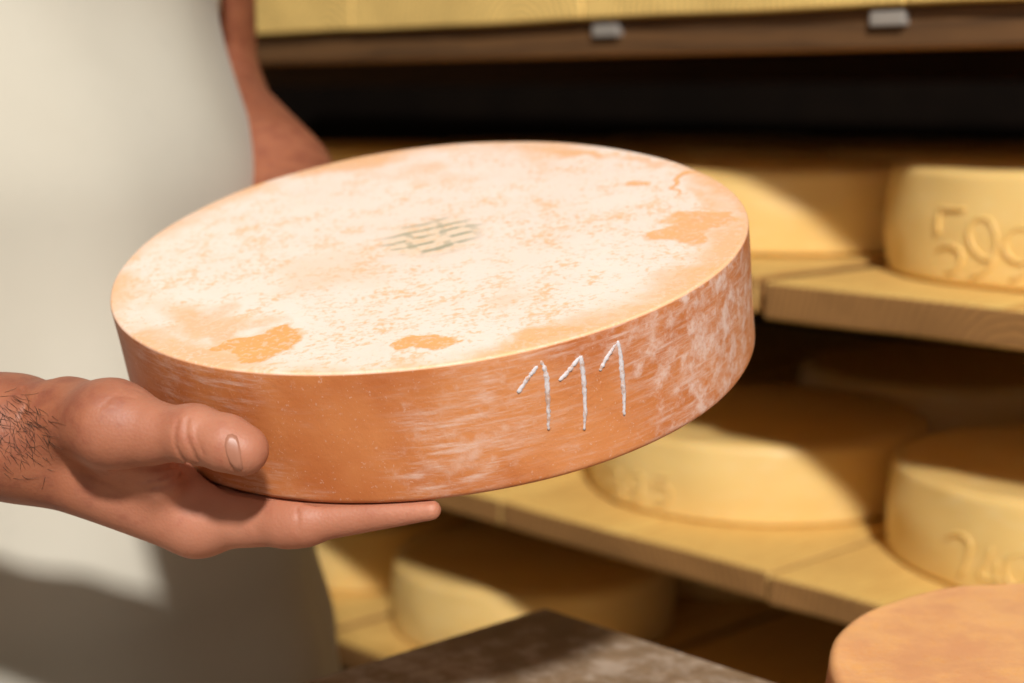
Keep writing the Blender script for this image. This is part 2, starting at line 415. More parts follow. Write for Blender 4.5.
# middle shelf
board(-PB + .002, 0.0, 0.0, Z_MID, 'spruce board of the middle shelf under the wheel marked 599, corner at centre right', G_M, .0262, seed=11)
board(.0105, .012 + .27, .006, Z_MID + .003, 'spruce board of the middle shelf right behind the held cheese rim', G_M, seed=12)
for i, lb in enumerate(['spruce board of the middle shelf hidden behind the held cheese centre', 'spruce board of the middle shelf under the yellow wheel next to the hand',
                        'spruce board of the middle shelf behind the apron edge']):
    u0 = .295 + i * PB; board(u0, u0 + PB - .010, .01, Z_MID - .001, lb, G_M)
# lower shelf
board(-PB - .010, -.0120, -.003, Z_LOW, 'spruce board of the lower shelf under the wheel marked 740', G_L, .0215, seed=21)
board(-.0085, .2695, 0.003, Z_LOW, 'spruce board of the lower shelf under the half shaded wheel below the held cheese', G_L, .0222, seed=22)
board(.2735, .281 + .265, .007, Z_LOW - .001, 'spruce board of the lower shelf, only its corner showing past the fingertips', G_L, .022)
board(.56, .56 + .265, .0, Z_LOW - .001, 'spruce board of the lower shelf behind the hand and apron', G_L, .022)
# bottom shelf
board(.288, .549, .028, Z_BOT, 'spruce board of the bottom shelf at the table corner, under the dim wheel', G_B, seed=31)
board(.560, .825, .035, Z_BOT, 'spruce board of the bottom shelf beside the apron hem edge', G_B, seed=32)
board(.015, .278, .02, Z_BOT, 'spruce board of the bottom shelf in the dark right of the table corner', G_B)

# ---------------------------------------------------------------- cheeses
def wheel_mesh(R, h, rnd_top, rnd_bot, bulge=.002, nseg=160, harm=None, Rtop=1.0, Rbot=1.0, ridge=0.0, seed=0, wob=.0008, dish=.0):
    prof = []                             # (radius, z) from bottom centre, out, up, to the top centre
    for k in (0.0, .25, .5, .75, .9): prof.append((R * Rbot * k if k else 0, 0.0))
    nb = 7
    for i in range(nb + 1):
        a = -math.pi / 2 + math.pi / 2 * i / nb
        prof.append((R * Rbot - rnd_bot + rnd_bot * math.cos(a), rnd_bot + rnd_bot * math.sin(a)))
    ns = 14
    for i in range(1, ns):
        f = i / ns; z = rnd_bot + (h - rnd_top - rnd_bot) * f
        prof.append((R * (Rbot + (Rtop - Rbot) * f) + bulge * math.sin(math.pi * f), z))
    for i in range(nb + 1):
        a = math.pi / 2 * i / nb
        prof.append((R * Rtop - rnd_top + rnd_top * math.cos(a), h - rnd_top + rnd_top * math.sin(a) + ridge * math.sin(a) ** 2))
    for k in (.955, .93, .9, .82, .7, .55, .4, .2, 0.0):
        prof.append((R * Rtop * k, h - dish * (1 - k * k) + ridge * max(0, (k - .9) / .1)))
    V, Fc = [], []
    for (r, z) in prof:
        for j in range(nseg):
            t = 2 * math.pi * j / nseg
            m = 1.0
            if harm: m = float(held_R(t)) / HR
            w = wob * mnoise.noise(Vector((math.cos(t) * 3 + seed, math.sin(t) * 3, z * 40 + seed))) if r > R * .85 else 0
            zz = z + (wob * .8 * mnoise.noise(Vector((math.cos(t) * r * 30 + seed, math.sin(t) * r * 30, 9.1))) if z > h * .8 else 0)
            V.append((max(r * m + w, 0) * math.cos(t), max(r * m + w, 0) * math.sin(t), zz))
    n = len(prof)
    for i in range(n - 1):
        for j in range(nseg):
            j2 = (j + 1) % nseg
            Fc.append((i * nseg + j, i * nseg + j2, (i + 1) * nseg + j2, (i + 1) * nseg + j))
    me = mesh('wheel', V, Fc)
    bm = bmesh.new(); bm.from_mesh(me); bmesh.ops.remove_doubles(bm, verts=bm.verts, dist=1e-6); bm.to_mesh(me); bm.free()
    return me

held = link('cheese', wheel_mesh(HR, HH, .0012, .003, .0, 260, True, 1.0, HBR, .0, 3, .0003, .0), MAT['aged'])
tag(held, 'orange cheese wheel with white bloomed top and number 111, held in both hands', 'cheese')
held.matrix_world = Matrix(((E1[0], E2[0], HN[0], HB[0]), (E1[1], E2[1], HN[1], HB[1]), (E1[2], E2[2], HN[2], HB[2]), (0, 0, 0, 1)))

def smooth_path(pts, n=6):                # Catmull-Rom through pixel points
    P = [np.array(p, float) for p in pts]; P = [2 * P[0] - P[1]] + P + [2 * P[-1] - P[-2]]; out = []
    for i in range(1, len(P) - 2):
        for k in range(n):
            s = k / n; a, b, c, d = P[i - 1:i + 3]
            out.append(.5 * ((2 * b) + (c - a) * s + (2 * a - 5 * b + 4 * c - d) * s * s + (3 * b - a - 3 * c + d) * s ** 3))
    out.append(P[-2]); return out
def on_side(px, py, C, ax, Rf, e1, e2):   # nearest hit of a pixel ray with a wheel's side
    r = ray(px, py); r = r / np.linalg.norm(r); k = .2
    for _ in range(200):
        P = CAM + r * k; q = P - C; x, y = q @ e1, q @ e2
        dr = math.hypot(x, y) - Rf(math.atan2(y, x))
        if dr < 1e-5: break
        k += dr * .5
    return P
rr = random.Random(5)
strokes = [[(518, 393), (527, 380), (534, 371), (541, 361)], [(541, 361), (546, 372), (548, 392), (549, 414), (549, 430)],
           [(560, 381), (569, 371), (577, 361), (581, 356)], [(581, 356), (583, 370), (585, 390), (586, 412), (585, 430)],
           [(600, 371), (606, 360), (613, 349), (618, 343)], [(618, 341), (621, 355), (623, 376), (625, 398), (625, 416)]]
paths, rads = [], []
for st in strokes:
    pp = smooth_path(st, 8); path, rad = [], []
    for i, q in enumerate(pp):
        P = on_side(q[0] + rr.uniform(-.4, .4), q[1], HB, HN, lambda t: float(held_R(t)), E1, E2)
        loc = held_local(P); path.append(loc * np.array([.9948, .9948, 1]))
        f = i / (len(pp) - 1); rad.append(.00092 * (.6 + .5 * abs(math.sin(math.pi * min(1, f + .12))) ** .6) * rr.uniform(.75, 1.2))
    paths.append(path); rads.append(rad)
me = tube_mesh('number', paths, rads, 8)
num = link('inscription', me, MAT['chalk'], held); num['label'] = 'whitish scratched number 111'

def fresh_wheel(u, d, z, R, h, label, group, seed, digits=None):
    o = link('cheese', wheel_mesh(R, h, .0075, .006, .0022, 128, None, .992, 1.0, 0, seed, .0016, -.0015), MAT['fresh'])
    p = rk(u, d, z + .0006); o.location = [float(c) for c in p]; o.rotation_euler = (0, 0, RACK_ROT)
    tag(o, label, 'cheese', group)
    if digits:
        e1, e2 = -U, D; ps, rs = [], []
        for st in digits:
            path = []
            for q in smooth_path(st, 6):
                P = on_side(q[0], q[1], p, None, lambda t: R + .0022, e1, e2); v = P - p
                x, y, zz = v @ e1, v @ e2, v[2]; k = (R + .0010 + .0012 * math.sin(math.pi * min(max(zz / h, 0), 1))) / math.hypot(x, y)
                path.append(np.array([x * k, y * k, min(max(zz, .006), h - .006)]))
            ps.append(path); rs.append([.0008] + [.0014] * (len(path) - 2) + [.0008])
        dg = link('embossed_number', tube_mesh('digits', ps, rs, 10), MAT['fresh'], o)
    return o
# digit strokes as seen in the photograph (pixels), laid onto the sides of the wheels they belong to
D599 = [[(938, 208), (950, 209), (965, 209)], [(939, 210), (938, 222), (938, 234)], [(938, 249), (948, 245), (959, 250), (961, 260), (955, 270), (946, 271)],
        [(984, 218), (975, 220), (969, 231), (972, 246), (980, 256), (989, 259), (996, 250), (996, 235), (991, 222), (984, 218)], [(994, 257), (989, 267), (979, 274), (971, 275)],
        [(1028, 228), (1015, 229), (1006, 238), (1005, 250), (1012, 259), (1024, 262), (1034, 252), (1036, 238), (1028, 228)], [(1034, 256), (1026, 272), (1010, 280)]]
D740 = [[(947, 538), (953, 534), (962, 535), (969, 541), (970, 550), (966, 562), (960, 575)], [(992, 548), (987, 560), (981, 570), (980, 576), (992, 580), (1004, 580)], [(997, 560), (996, 584)],
        [(1020, 553), (1010, 558), (1005, 568), (1008, 580), (1018, 588), (1030, 580), (1034, 566), (1029, 556), (1020, 553)]]
DLOW = [[(606, 470), (617, 469), (619, 478), (611, 484), (622, 489), (621, 498), (612, 501)], [(636, 473), (628, 480), (631, 488), (641, 486), (643, 477), (636, 473)], [(642, 486), (640, 497), (632, 503)],
        [(670, 478), (656, 477), (654, 486)], [(654, 487), (663, 485), (670, 492), (666, 502), (655, 503)]]
GF, GS = 'front row of fresh cheese wheels', 'deeper rows of fresh cheese wheels'
fresh_wheel(-.1345, .208, Z_MID, .1435, .0775, 'fresh yellow cheese wheel embossed 599 on the middle shelf at right', GF, 1.3, D599)
fresh_wheel(.159, .232, Z_MID + .003, .142, .066, 'fresh yellow cheese wheel behind the held cheese, left of the wheel marked 599', GF, 2.1)
fresh_wheel(.450, .235, Z_MID - .001, .142, .070, 'fresh yellow cheese wheel peeping over the middle of the held cheese', GF, 3.4)
fresh_wheel(.742, .235, Z_MID - .001, .142, .072, 'fresh yellow cheese wheel seen between arm and held cheese, at the back left', GF, 4.7)
fresh_wheel(-.149, .2, Z_LOW, .143, .070, 'fresh yellow cheese wheel embossed 740 on the lower shelf at right', GF, 5.2, D740)
fresh_wheel(.155, .2, Z_LOW, .143, .064, 'fresh yellow cheese wheel half in shade below the held cheese on lower shelf', GF, 6.1, DLOW)
fresh_wheel(.445, .21, Z_LOW - .001, .143, .068, 'fresh yellow cheese wheel on the lower shelf hidden behind the fingertips', GF, 7.7)
fresh_wheel(.436, .205, Z_BOT, .141, .070, 'fresh cheese wheel on the bottom shelf just behind the table corner', GF, 8.2)
fresh_wheel(.727, .225, Z_BOT, .141, .072, 'fresh cheese wheel on the bottom shelf tucked beside the apron, under the hand', GF, 9.5)
deep = [(-.139, .51, Z_MID, 'fresh cheese wheel in the dark directly behind the wheel marked 599'), (.155, .53, Z_MID + .003, 'shaded cheese wheel in the second row of the middle shelf, right of centre'),
        (.445, .54, Z_MID - .001, 'shaded cheese wheel in the second row of the middle shelf, above the held cheese centre'), (.735, .54, Z_MID - .001, 'shaded cheese wheel in the second row of the middle shelf, left of centre'),
        (.155, .83, Z_MID + .003, 'shaded cheese wheel in the last row of the middle shelf, at right'), (.445, .84, Z_MID - .001, 'shaded cheese wheel in the last row of the middle shelf, at centre'),
        (.735, .84, Z_MID - .001, 'shaded cheese wheel in the last row of the middle shelf, near the arm'),
        (-.142, .50, Z_LOW, 'shaded cheese wheel directly behind the wheel marked 740'), (.155, .50, Z_LOW, 'shaded cheese wheel in the second row of the lower shelf, under the middle board'),
        (.432, .50, Z_BOT, 'shaded cheese wheel in the second row of the bottom shelf, behind the table corner')]
for i, (u, d, z, lb) in enumerate(deep): fresh_wheel(u, d, z, .142, .070, lb, GS, 11.3 + i * 1.7)

# ---------------------------------------------------------------- work table and the cheese on it
TZ = H - .27
TC = on_z(545, 607, TZ)
tab = empty('work_table', (TC[0], TC[1], 0), RACK_ROT)
tag(tab, 'dark worn work table with a pale scuffed top, corner at bottom centre', 'table')
bm = bmesh.new(); box_bm(bm, (0, -.72, TZ - .028), (1.1, 0, TZ), .0025, 3); link('table_top', from_bm('table_top', bm), MAT['table'], tab, smooth=False)
for x in (.06, 1.04):
    for y in (-.66, -.06):
        bm = bmesh.new(); box_bm(bm, (x - .025, y - .025, 0), (x + .025, y + .025, TZ - .028), .004, 2); link('leg', from_bm('leg', bm), MAT['legm'], tab, smooth=False)
for y in (-.66, -.06):
    bm = bmesh.new(); box_bm(bm, (.085, y - .012, TZ - .09), (1.015, y + .012, TZ - .028), .003, 2); link('apron_rail', from_bm('apron_rail', bm), MAT['legm'], tab, smooth=False)
bz = TZ
br = link('cheese', wheel_mesh(.12, .053, .004, .004, .002, 160, None, 1.0, 1.0, .0004, 21, .0012, 0), MAT['aged2'])
br.location = (.2418, .5777, bz); tag(br, 'smooth orange-brown cheese wheel standing on the table at bottom right corner', 'cheese')

# ---------------------------------------------------------------- signed distance modelling of the person
def seg(P, a, b, ra, rb):
    a = np.asarray(a, np.float32); b = np.asarray(b, np.float32); ab = b - a
    t = np.clip(((P - a) @ ab) / max(float(ab @ ab), 1e-12), 0, 1)
    return np.linalg.norm(P - (a + t[:, None] * ab), axis=1) - (ra + t * (rb - ra))
def smin(a, b, k):
    h = np.clip(.5 + .5 * (b - a) / k, 0, 1); return b * (1 - h) + a * h - k * h * (1 - h)
def smax(a, b, k): return -smin(-a, -b, k)
def ell(P, c, r, R3=None):
    q = P - np.asarray(c, np.float32)
    if R3 is not None: q = q @ np.asarray(R3, np.float32).T
    q = q / np.asarray(r, np.float32); n = np.linalg.norm(q, axis=1)
    return (n - 1) * min(r) if False else n * (n - 1) / (np.linalg.norm(q / np.asarray(r, np.float32), axis=1) + 1e-9)
def nets(f, lo, hi, h, blk=14):
    lo = np.array(lo, float); hi = np.array(hi, float); n = np.ceil((hi - lo) / h).astype(int) + 1
    ax = [(lo[i] + h * np.arange(n[i])).astype(np.float32) for i in range(3)]
    V = np.empty(n, np.float32)
    starts = [np.arange(0, n[i], blk) for i in range(3)]
    cs = np.array([[ax[0][min(i + blk // 2, n[0] - 1)], ax[1][min(j + blk // 2, n[1] - 1)], ax[2][min(k + blk // 2, n[2] - 1)]] for i in starts[0] for j in starts[1] for k in starts[2]], np.float32)
    dc = f(cs); m = 0; todo = []
    for i in starts[0]:
        for j in starts[1]:
            for k in starts[2]:
                s = (slice(i, i + blk), slice(j, j + blk), slice(k, k + blk))
                if abs(dc[m]) < h * blk * .9 + .012: todo.append(s)
                else: V[s] = dc[m]
                m += 1
    for c0 in range(0, len(todo), 60):
        ch = todo[c0:c0 + 60]; pts = []
        for s in ch:
            g = np.meshgrid(ax[0][s[0]], ax[1][s[1]], ax[2][s[2]], indexing='ij'); pts.append(np.stack([x.ravel() for x in g], 1))
        d = f(np.concatenate(pts)); o = 0
        for s, p in zip(ch, pts):
            V[s] = d[o:o + len(p)].reshape(V[s].shape); o += len(p)
    I = V < 0
    cnt = sum(I[a:n[0] - 1 + a, b:n[1] - 1 + b, c:n[2] - 1 + c].astype(np.int8) for a in (0, 1) for b in (0, 1) for c in (0, 1))
    mixed = (cnt > 0) & (cnt < 8); cells = np.argwhere(mixed)
    idx = np.full(mixed.shape, -1, np.int64); idx[mixed] = np.arange(len(cells))
    acc = np.zeros((len(cells), 3)); w = np.zeros(len(cells))
    cor = [(a, b, c) for a in (0, 1) for b in (0, 1) for c in (0, 1)]
    for p in cor:
        for a in range(3):
            if p[a]: continue
            q = list(p); q[a] = 1
            va = V[tuple((cells + p).T)]; vb = V[tuple((cells + q).T)]; x = (va < 0) != (vb < 0)
            t = np.where(x, va / np.where(va == vb, 1, va - vb), 0)
            pt = np.tile(np.array(p, float), (len(cells), 1)); pt[:, a] = t
            acc[x] += pt[x]; w[x] += 1
    verts = lo + h * (cells + acc / w[:, None]); faces = []
    for a in range(3):
        b, c = (a + 1) % 3, (a + 2) % 3
        s0 = [slice(None)] * 3; s1 = [slice(None)] * 3; s0[a] = slice(0, -1); s1[a] = slice(1, None)
        X = I[tuple(s0)] != I[tuple(s1)]; e = np.argwhere(X)
        e = e[(e[:, b] > 0) & (e[:, c] > 0) & (e[:, b] < n[b] - 1) & (e[:, c] < n[c] - 1)]
        ins = I[tuple(e.T)]; q = []
        for db, dc_ in ((-1, -1), (0, -1), (0, 0), (-1, 0)):
            k = e.copy(); k[:, b] += db; k[:, c] += dc_; q.append(idx[tuple(k.T)])
        q = np.stack(q, 1); q[~ins] = q[~ins][:, ::-1]; faces.append(q)
    return verts, np.concatenate(faces)
def np_mesh(name, V, Q):
    me = bpy.data.meshes.new(name); me.vertices.add(len(V)); me.vertices.foreach_set('co', np.asarray(V, np.float32).ravel())
    me.loops.add(Q.size); me.loops.foreach_set('vertex_index', np.asarray(Q, np.int32).ravel())
    me.polygons.add(len(Q)); me.polygons.foreach_set('loop_start', np.arange(0, Q.size, 4, dtype=np.int32)); me.polygons.foreach_set('loop_total', np.full(len(Q), 4, np.int32))
    me.update(calc_edges=True); me.validate(); return me

# ----- right hand: radial side towards the camera, fingers under the cheese, thumb on its side
def under(px, py, r):                     # point on a pixel ray lying r below the underside of the held cheese
    v = ray(px, py); k = (-r - (CAM - HB) @ HN) / (v @ HN); return CAM + v * k
PXM = .545 / F
i_mcp, i_pip, i_dip, i_tip = under(197, 519, .0112), under(296, 522, .0078), under(362, 515, .0058), under(431, 510, .0035)
fd = i_tip - i_mcp; fd /= np.linalg.norm(fd); W = np.cross(HN, fd); W /= np.linalg.norm(W)
if W[1] < 0: W = -W
WR = at(8, 437, .578)
WF = np.array([W[0], W[1], -.30]); WF /= np.linalg.norm(WF)
fingers = [([i_mcp, i_pip, i_dip, i_tip], (.0115, .0084, .0064, .0036))]
for off, ln, sp, sz in ((.0215, 1.06, .02, 1.0), (.041, .98, .10, .94), (.058, .80, .2, .84)):
    dd = fd * math.cos(sp) + W * math.sin(sp) * .6; p0 = i_mcp + W * off + fd * (.004 if off < .03 else -.004 if off < .05 else -.014)
    L = [0, .046 * ln, .072 * ln, .094 * ln]
    fingers.append(([p0 + dd * l for l in L], (.0112 * sz, .0088 * sz, .0078 * sz, .0058 * sz)))
t_cmc, t_mcp, t_mid, t_ip, t_dp, t_tip = at(68, 418, .567), at(112, 424, .549), at(152, 433, .543), at(194, 434, .536), at(226, 443, .5315), at(243, 450, .530)
def hand_base(P):
    d = None
    for i, (J, r) in enumerate(fingers):      # palm: metacarpals to the wrist
        ws = WR + WF * .011 * i
        m = seg(P, ws, J[0], .0185 if i in (0, 1) else .016, r[0] + .0025)
        d = m if d is None else smin(d, m, .012)
    for i, (J, r) in enumerate(fingers):
        f = np.minimum(np.minimum(seg(P, J[0], J[1], r[0], r[1]), seg(P, J[1], J[2], r[1], r[2])), seg(P, J[2], J[3], r[2], r[3]))
        k = seg(P, J[1] - fd * .003, J[1] + fd * .003, r[1] * 1.05, r[1] * 1.03)
        d = smin(d, smin(f, k, .004), .007)
    # forearm
    fa = smin(seg(P, WR, ELB, .0185, .034), seg(P, WR + WF * .020, ELB + WF * .012, .0175, .032), .012)
    fa = smin(fa, seg(P, WR + (ELB - WR) * .45 + np.array([0, 0, .002]), ELB, .018, .036), .02)
    d = smin(d, fa, .014)
    # thumb
    th = smin(seg(P, t_cmc, t_mcp, .0124, .0128), seg(P, t_mcp, t_mid, .0128, .0100), .014)
    th = smin(th, seg(P, t_mid, t_ip, .0099, .0099), .004)
    th = smin(th, seg(P, t_ip, t_dp, .0099, .0094), .003)
    th = smin(th, seg(P, t_dp, t_tip, .0093, .0082), .003)
    th = smin(th, seg(P, t_tip, t_tip, .0083, .0083), .002)
    d = smin(d, th, .007)
    d = smin(d, seg(P, at(26, 432, .572), t_cmc, .0162, .0118), .012)
    d = smin(d, seg(P, at(120, 452, .562), at(160, 480, .562), .011, .0075), .009)     # web of the thumb
    return d
ELB = WR + np.array([-.225, -.055, .060])
def trace(f, px, py, k=.4):
    v = ray(px, py); v = v / np.linalg.norm(v)
    for _ in range(120):
        P = CAM + v * k; d = float(f(P[None].astype(np.float32))[0])
        if d < 5e-5: break
        k += d * .8
    return P
creases = []
for pts, r in (([(177, 421), (174, 436), (177, 451), (184, 461)], .0006), ([(187, 419), (186, 434), (191, 449), (197, 461)], .0006), ([(196, 426), (197, 440), (204, 455)], .0002),
               ([(296, 508), (298, 518), (297, 530)], .0005), ([(118, 396), (130, 388), (142, 392)], .0002), ([(100, 408), (116, 396), (136, 398)], .0002),
               ([(111, 471), (140, 469), (172, 466), (196, 464)], .0009), ([(152, 488), (170, 484), (184, 474)], .0009), ([(140, 482), (158, 479), (175, 471)], .0007),
               ([(22, 388), (26, 402), (20, 418)], .0008)):
    q = [trace(hand_base, *p) for p in smooth_path(pts, 3)]
    creases.append((q, r))
def f_hand(P):
    d = hand_base(P)
    near = np.abs(d) < .006
    if near.any():
        Q = P[near]; dn = d[near]; c = np.full(len(Q), 1.0, np.float32)
        for q, r in creases:
            for a, b in zip(q[:-1], q[1:]): c = np.minimum(c, seg(Q, a, b, r, r))
        d = d.copy(); d[near] = smax(dn, -c, .0010)
    return np.maximum(d, -held_sdf(P).astype(np.float32) + .0004)

# ----- torso, left arm, legs, head (mostly under clothes or beyond the frame)
FA = math.radians(35); FW = np.array([math.cos(FA), -math.sin(FA), 0]); LT = np.array([math.sin(FA), math.cos(FA), 0])
TORSO = np.array([-.314, .900, 0.0])
def body(f, l, z): return TORSO + FW * f + LT * l + np.array([0, 0, z])
R3 = np.stack([FW, LT, [0, 0, 1]])
l_sh, l_el = body(-.01, .185, 1.455), at(192, 114, 1.10)
l_wr = at(338, 270, .86)
def f_larm(P):
    d = smin(seg(P, l_sh, l_el, .050, .0445), seg(P, l_el, l_wr, .043, .029), .022)
    d = smin(d, seg(P, l_el + (l_wr - l_el) * .1, l_el + (l_wr - l_el) * .55, .043, .043), .02)
    tgt = HB + HN * -.012; hd = tgt + np.array([-.03, .04, 0]) - l_wr; hd /= np.linalg.norm(hd)
    wv = np.cross(HN, hd); wv /= np.linalg.norm(wv)
    palm_c = l_wr + hd * .085; palm_c = palm_c - HN * (((palm_c - HB) @ HN) + .014)
    dirf = hd - HN * (hd @ HN); dirf /= np.linalg.norm(dirf)
    for i, (o, ln) in enumerate(((.031, .9), (.011, 1.0), (-.010, .96), (-.030, .76))):
        p0 = palm_c + wv * o
        d = smin(d, seg(P, l_wr + wv * o * .5, p0, .019, .0125), .012)
    fs = None
    for i, (o, ln) in enumerate(((.031, .9), (.011, 1.0), (-.010, .96), (-.030, .76))):
        p0 = palm_c + wv * o; p1 = p0 + dirf * .042 * ln + wv * o * .12; p2 = p1 + dirf * .026 * ln + HN * .003; p3 = p2 + dirf * .02 * ln + HN * .002
        fs_ = np.minimum(np.minimum(seg(P, p0, p1, .0105, .009), seg(P, p1, p2, .009, .0078)), seg(P, p2, p3, .0078, .006))
        d = smin(d, fs_, .005)
    tb = l_wr + hd * .03 + wv * .022; t1 = tb + hd * .035 + wv * .02 + HN * .012
    rim = t1 + hd * .028 + HN * .010
    d = smin(d, np.minimum(seg(P, tb, t1, .0145, .0115), seg(P, t1, rim, .0105, .0085)), .008)
    return np.maximum(d, -held_sdf(P).astype(np.float32) + .0006)
r_sh = body(-.01, -.195, 1.455)
def f_rupper(P): return smin(seg(P, r_sh, ELB, .052, .043), seg(P, ELB, ELB + (WR - ELB) * .3, .042, .040), .02)
def f_torso(P):
    d = ell(P, body(0, 0, 1.30), (.112, .172, .22), R3)
    d = smin(d, ell(P, body(.012, 0, 1.08), (.110, .160, .18), R3), .05)
    d = smin(d, ell(P, body(0, 0, .94), (.115, .172, .14), R3), .05)
    d = smin(d, seg(P, body(-.01, -.15, 1.45), body(-.01, .15, 1.45), .055, .055), .05)
    d = smin(d, seg(P, body(-.015, 0, 1.46), body(.015, 0, 1.58), .062, .055), .03)
    return d
def f_legs(P, g=0.0):
    d = None
    for s in (-1, 1):
        l = smin(seg(P, body(0, .09 * s, .90), body(.02, .10 * s, .50), .092 + g, .062 + g), seg(P, body(.02, .10 * s, .50), body(-.01, .11 * s, .09), .060 + g, .042 + g), .02)
        d = l if d is None else smin(d, l, .012)
    return d
def f_head(P):
    c = body(.045, 0, 1.70)
    d = ell(P, c, (.098, .078, .118), R3)
    d = smin(d, ell(P, body(.075, 0, 1.635), (.060, .055, .055), R3), .03)
    d = smin(d, seg(P, body(.138, 0, 1.715), body(.160, 0, 1.672), .008, .013), .012)     # nose
    d = smin(d, seg(P, body(.128, -.03, 1.728), body(.128, .03, 1.728), .012, .012), .015)  # brow
    for s in (-1, 1):
        d = smax(d, -seg(P, body(.152, .033 * s, 1.706), body(.152, .033 * s, 1.706), .018, .018), .012)
        d = smin(d, ell(P, body(.122, .033 * s, 1.706), (.013, .014, .012), R3), .003)
        d = smin(d, ell(P, body(.035, .081 * s, 1.69), (.020, .010, .032), R3), .006)
    d = smin(d, seg(P, body(.131, -.02, 1.632), body(.131, .02, 1.632), .009, .009), .006)   # lips
    d = smax(d, -seg(P, body(.142, -.022, 1.632), body(.142, .022, 1.632), .002, .002), .004)
    return d
def f_coarse(P):
    d = smin(f_torso(P), f_head(P), .025)
    d = smin(d, f_rupper(P), .03); d = smin(d, seg(P, l_sh, l_sh + (l_el - l_sh) * .5, .052, .048), .03)
    return smin(d, f_legs(P), .03)
vs, qs, base = [], [], 0
def add(f, lo, hi, h):
    global base
    v, q = nets(f, lo, hi, h); vs.append(v); qs.append(q + base); base += len(v)
hx0 = at(-40, 430, .575)[0]
add(f_hand, (hx0, .500, H - .172), (.025, .665, H - .055), .00085)
f_fore = lambda P: f_hand(P)
add(f_fore, (ELB[0] - .06, .48, H - .20), (hx0 + .0012, .78, H + .05), .003)
ll = np.minimum.reduce([l_sh, l_el, l_wr, HB]); lh = np.maximum.reduce([l_sh, l_el, l_wr, HB])
add(f_larm, (ll[0] - .07, ll[1] - .04, ll[2] - .06), (lh[0] + .06, lh[1] + .04, H + .16), .0022)
def f_cbody(P): return f_coarse(P)
add(f_cbody, (-.75, .45, .05), (.05, 1.45, 1.86), .009)
me = np_mesh('person', np.concatenate(vs), np.concatenate(qs))
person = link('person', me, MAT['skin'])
tag(person, 'person in a cream canvas apron at left holding the cheese wheel in both hands', 'person')
# hair on the wrist
hr = random.Random(3); hp, hrad = [], []
for k in range(230):
    px, py = hr.uniform(-6, 52), hr.gauss(425, 26)
    if px > 30 and (py < 405 or hr.random() < .5): continue
    if not 392 < py < 482: continue
    P = trace(f_hand, px, py); path = [P]; a0 = hr.gauss(.95, .45); ln = hr.uniform(8, 20)
    for q in range(1, 5):
        px += ln / 4 * math.cos(a0); py += ln / 4 * math.sin(a0) * .8; a0 += hr.gauss(0, .18)
        Q = trace(f_hand, px, py); v = CAM - Q; path.append(Q + v / np.linalg.norm(v) * .00025 * min(q, 2))
    hp.append(path); hrad.append([.00007, .00007, .00006, .00005, .00003])
link('arm_hair', tube_mesh('arm_hair', hp, hrad, 4), MAT['hair'], person)
# thumb nail
nc = [trace(f_hand, *p) for p in ((225, 436), (240, 437), (243, 468), (229, 462), (234, 450))]
def nail(ctr, px_poly):
    V, Fc = [], []; rings = 5; c = np.array(ctr, float)
    for k in range(rings + 1):
        for p in px_poly:
            q = c + (np.array(p, float) - c) * (k / rings) if k else c
            P = trace(f_hand, *q); g = np.array([f_hand((P + np.eye(3)[i] * .0008)[None].astype(np.float32))[0] - f_hand((P - np.eye(3)[i] * .0008)[None].astype(np.float32))[0] for i in range(3)])
            g /= np.linalg.norm(g) + 1e-9; V.append(P + g * (.0007 if k < rings else -.0003))
    n = len(px_poly)
    for k in range(rings):
        for i in range(n): Fc.append((k * n + i, (k + 1) * n + i, (k + 1) * n + (i + 1) % n, k * n + (i + 1) % n))
    m = mesh('nail', V, Fc); b = bmesh.new(); b.from_mesh(m); bmesh.ops.remove_doubles(b, verts=b.verts, dist=1e-7); bmesh.ops.recalc_face_normals(b, faces=b.faces); b.to_mesh(m); b.free()
    return m
poly = [(227, 433.5), (232, 432.5), (237, 435), (239.5, 442), (241.5, 452), (243, 463), (244, 470), (240, 473), (235, 470), (230, 464), (226, 455), (224, 445), (225, 438)]
link('thumbnail', nail((233, 451), poly), MAT['nail'], person)

# ----- clothing
def shell(name, f, lo, hi, h, mat):
    v, q = nets(f, lo, hi, h); return link(name, np_mesh(name, v, q), mat, person)
def f_shirt(P):
    d = smin(f_torso(P) - .009, smin(seg(P, l_sh, l_sh + (l_el - l_sh) * .40, .062, .060), seg(P, r_sh, r_sh + (ELB - r_sh) * .6, .062, .058), .01), .03)
    d = np.maximum(d, P[:, 2] - 1.495); d = np.maximum(d, .90 - P[:, 2])
    neck = seg(P, body(-.015, 0, 1.46), body(.015, 0, 1.60), .064, .066); d = np.maximum(d, -neck)
    return d
shell('shirt', f_shirt, (-.75, .45, .86), (.1, 1.45, 1.55), .007, MAT['shirt'])
shell('trousers', lambda P: np.maximum(np.maximum(smin(f_legs(P, .014), ell(P, body(0, 0, .93), (.128, .182, .15), R3), .03), P[:, 2] - .98), .10 - P[:, 2]), (-.75, .55, .06), (.1, 1.45, 1.02), .009, MAT['denim'])
for s in (-1, 1):
    f = lambda P, s=s: np.maximum(smin(seg(P, body(-.03, .11 * s, .055), body(.13, .125 * s, .045), .052, .045), seg(P, body(-.01, .11 * s, .06), body(-.01, .11 * s, .14), .055, .056), .03), -P[:, 2] + .001)
    shell('shoe', f, (-.75, .55, -.01), (.1, 1.45, .2), .007, MAT['boot'])
shell('hair', lambda P: np.maximum(np.maximum(f_head(P) - .012, -(f_head(P) - .001)), np.minimum((P - body(.10, 0, 1.745)) @ FW.astype(np.float32), 1) - np.clip((P[:, 2] - 1.70) * .4, -.12, .03)), (-.5, .75, 1.55), (-.05, 1.15, 1.86), .006, MAT['hair'])

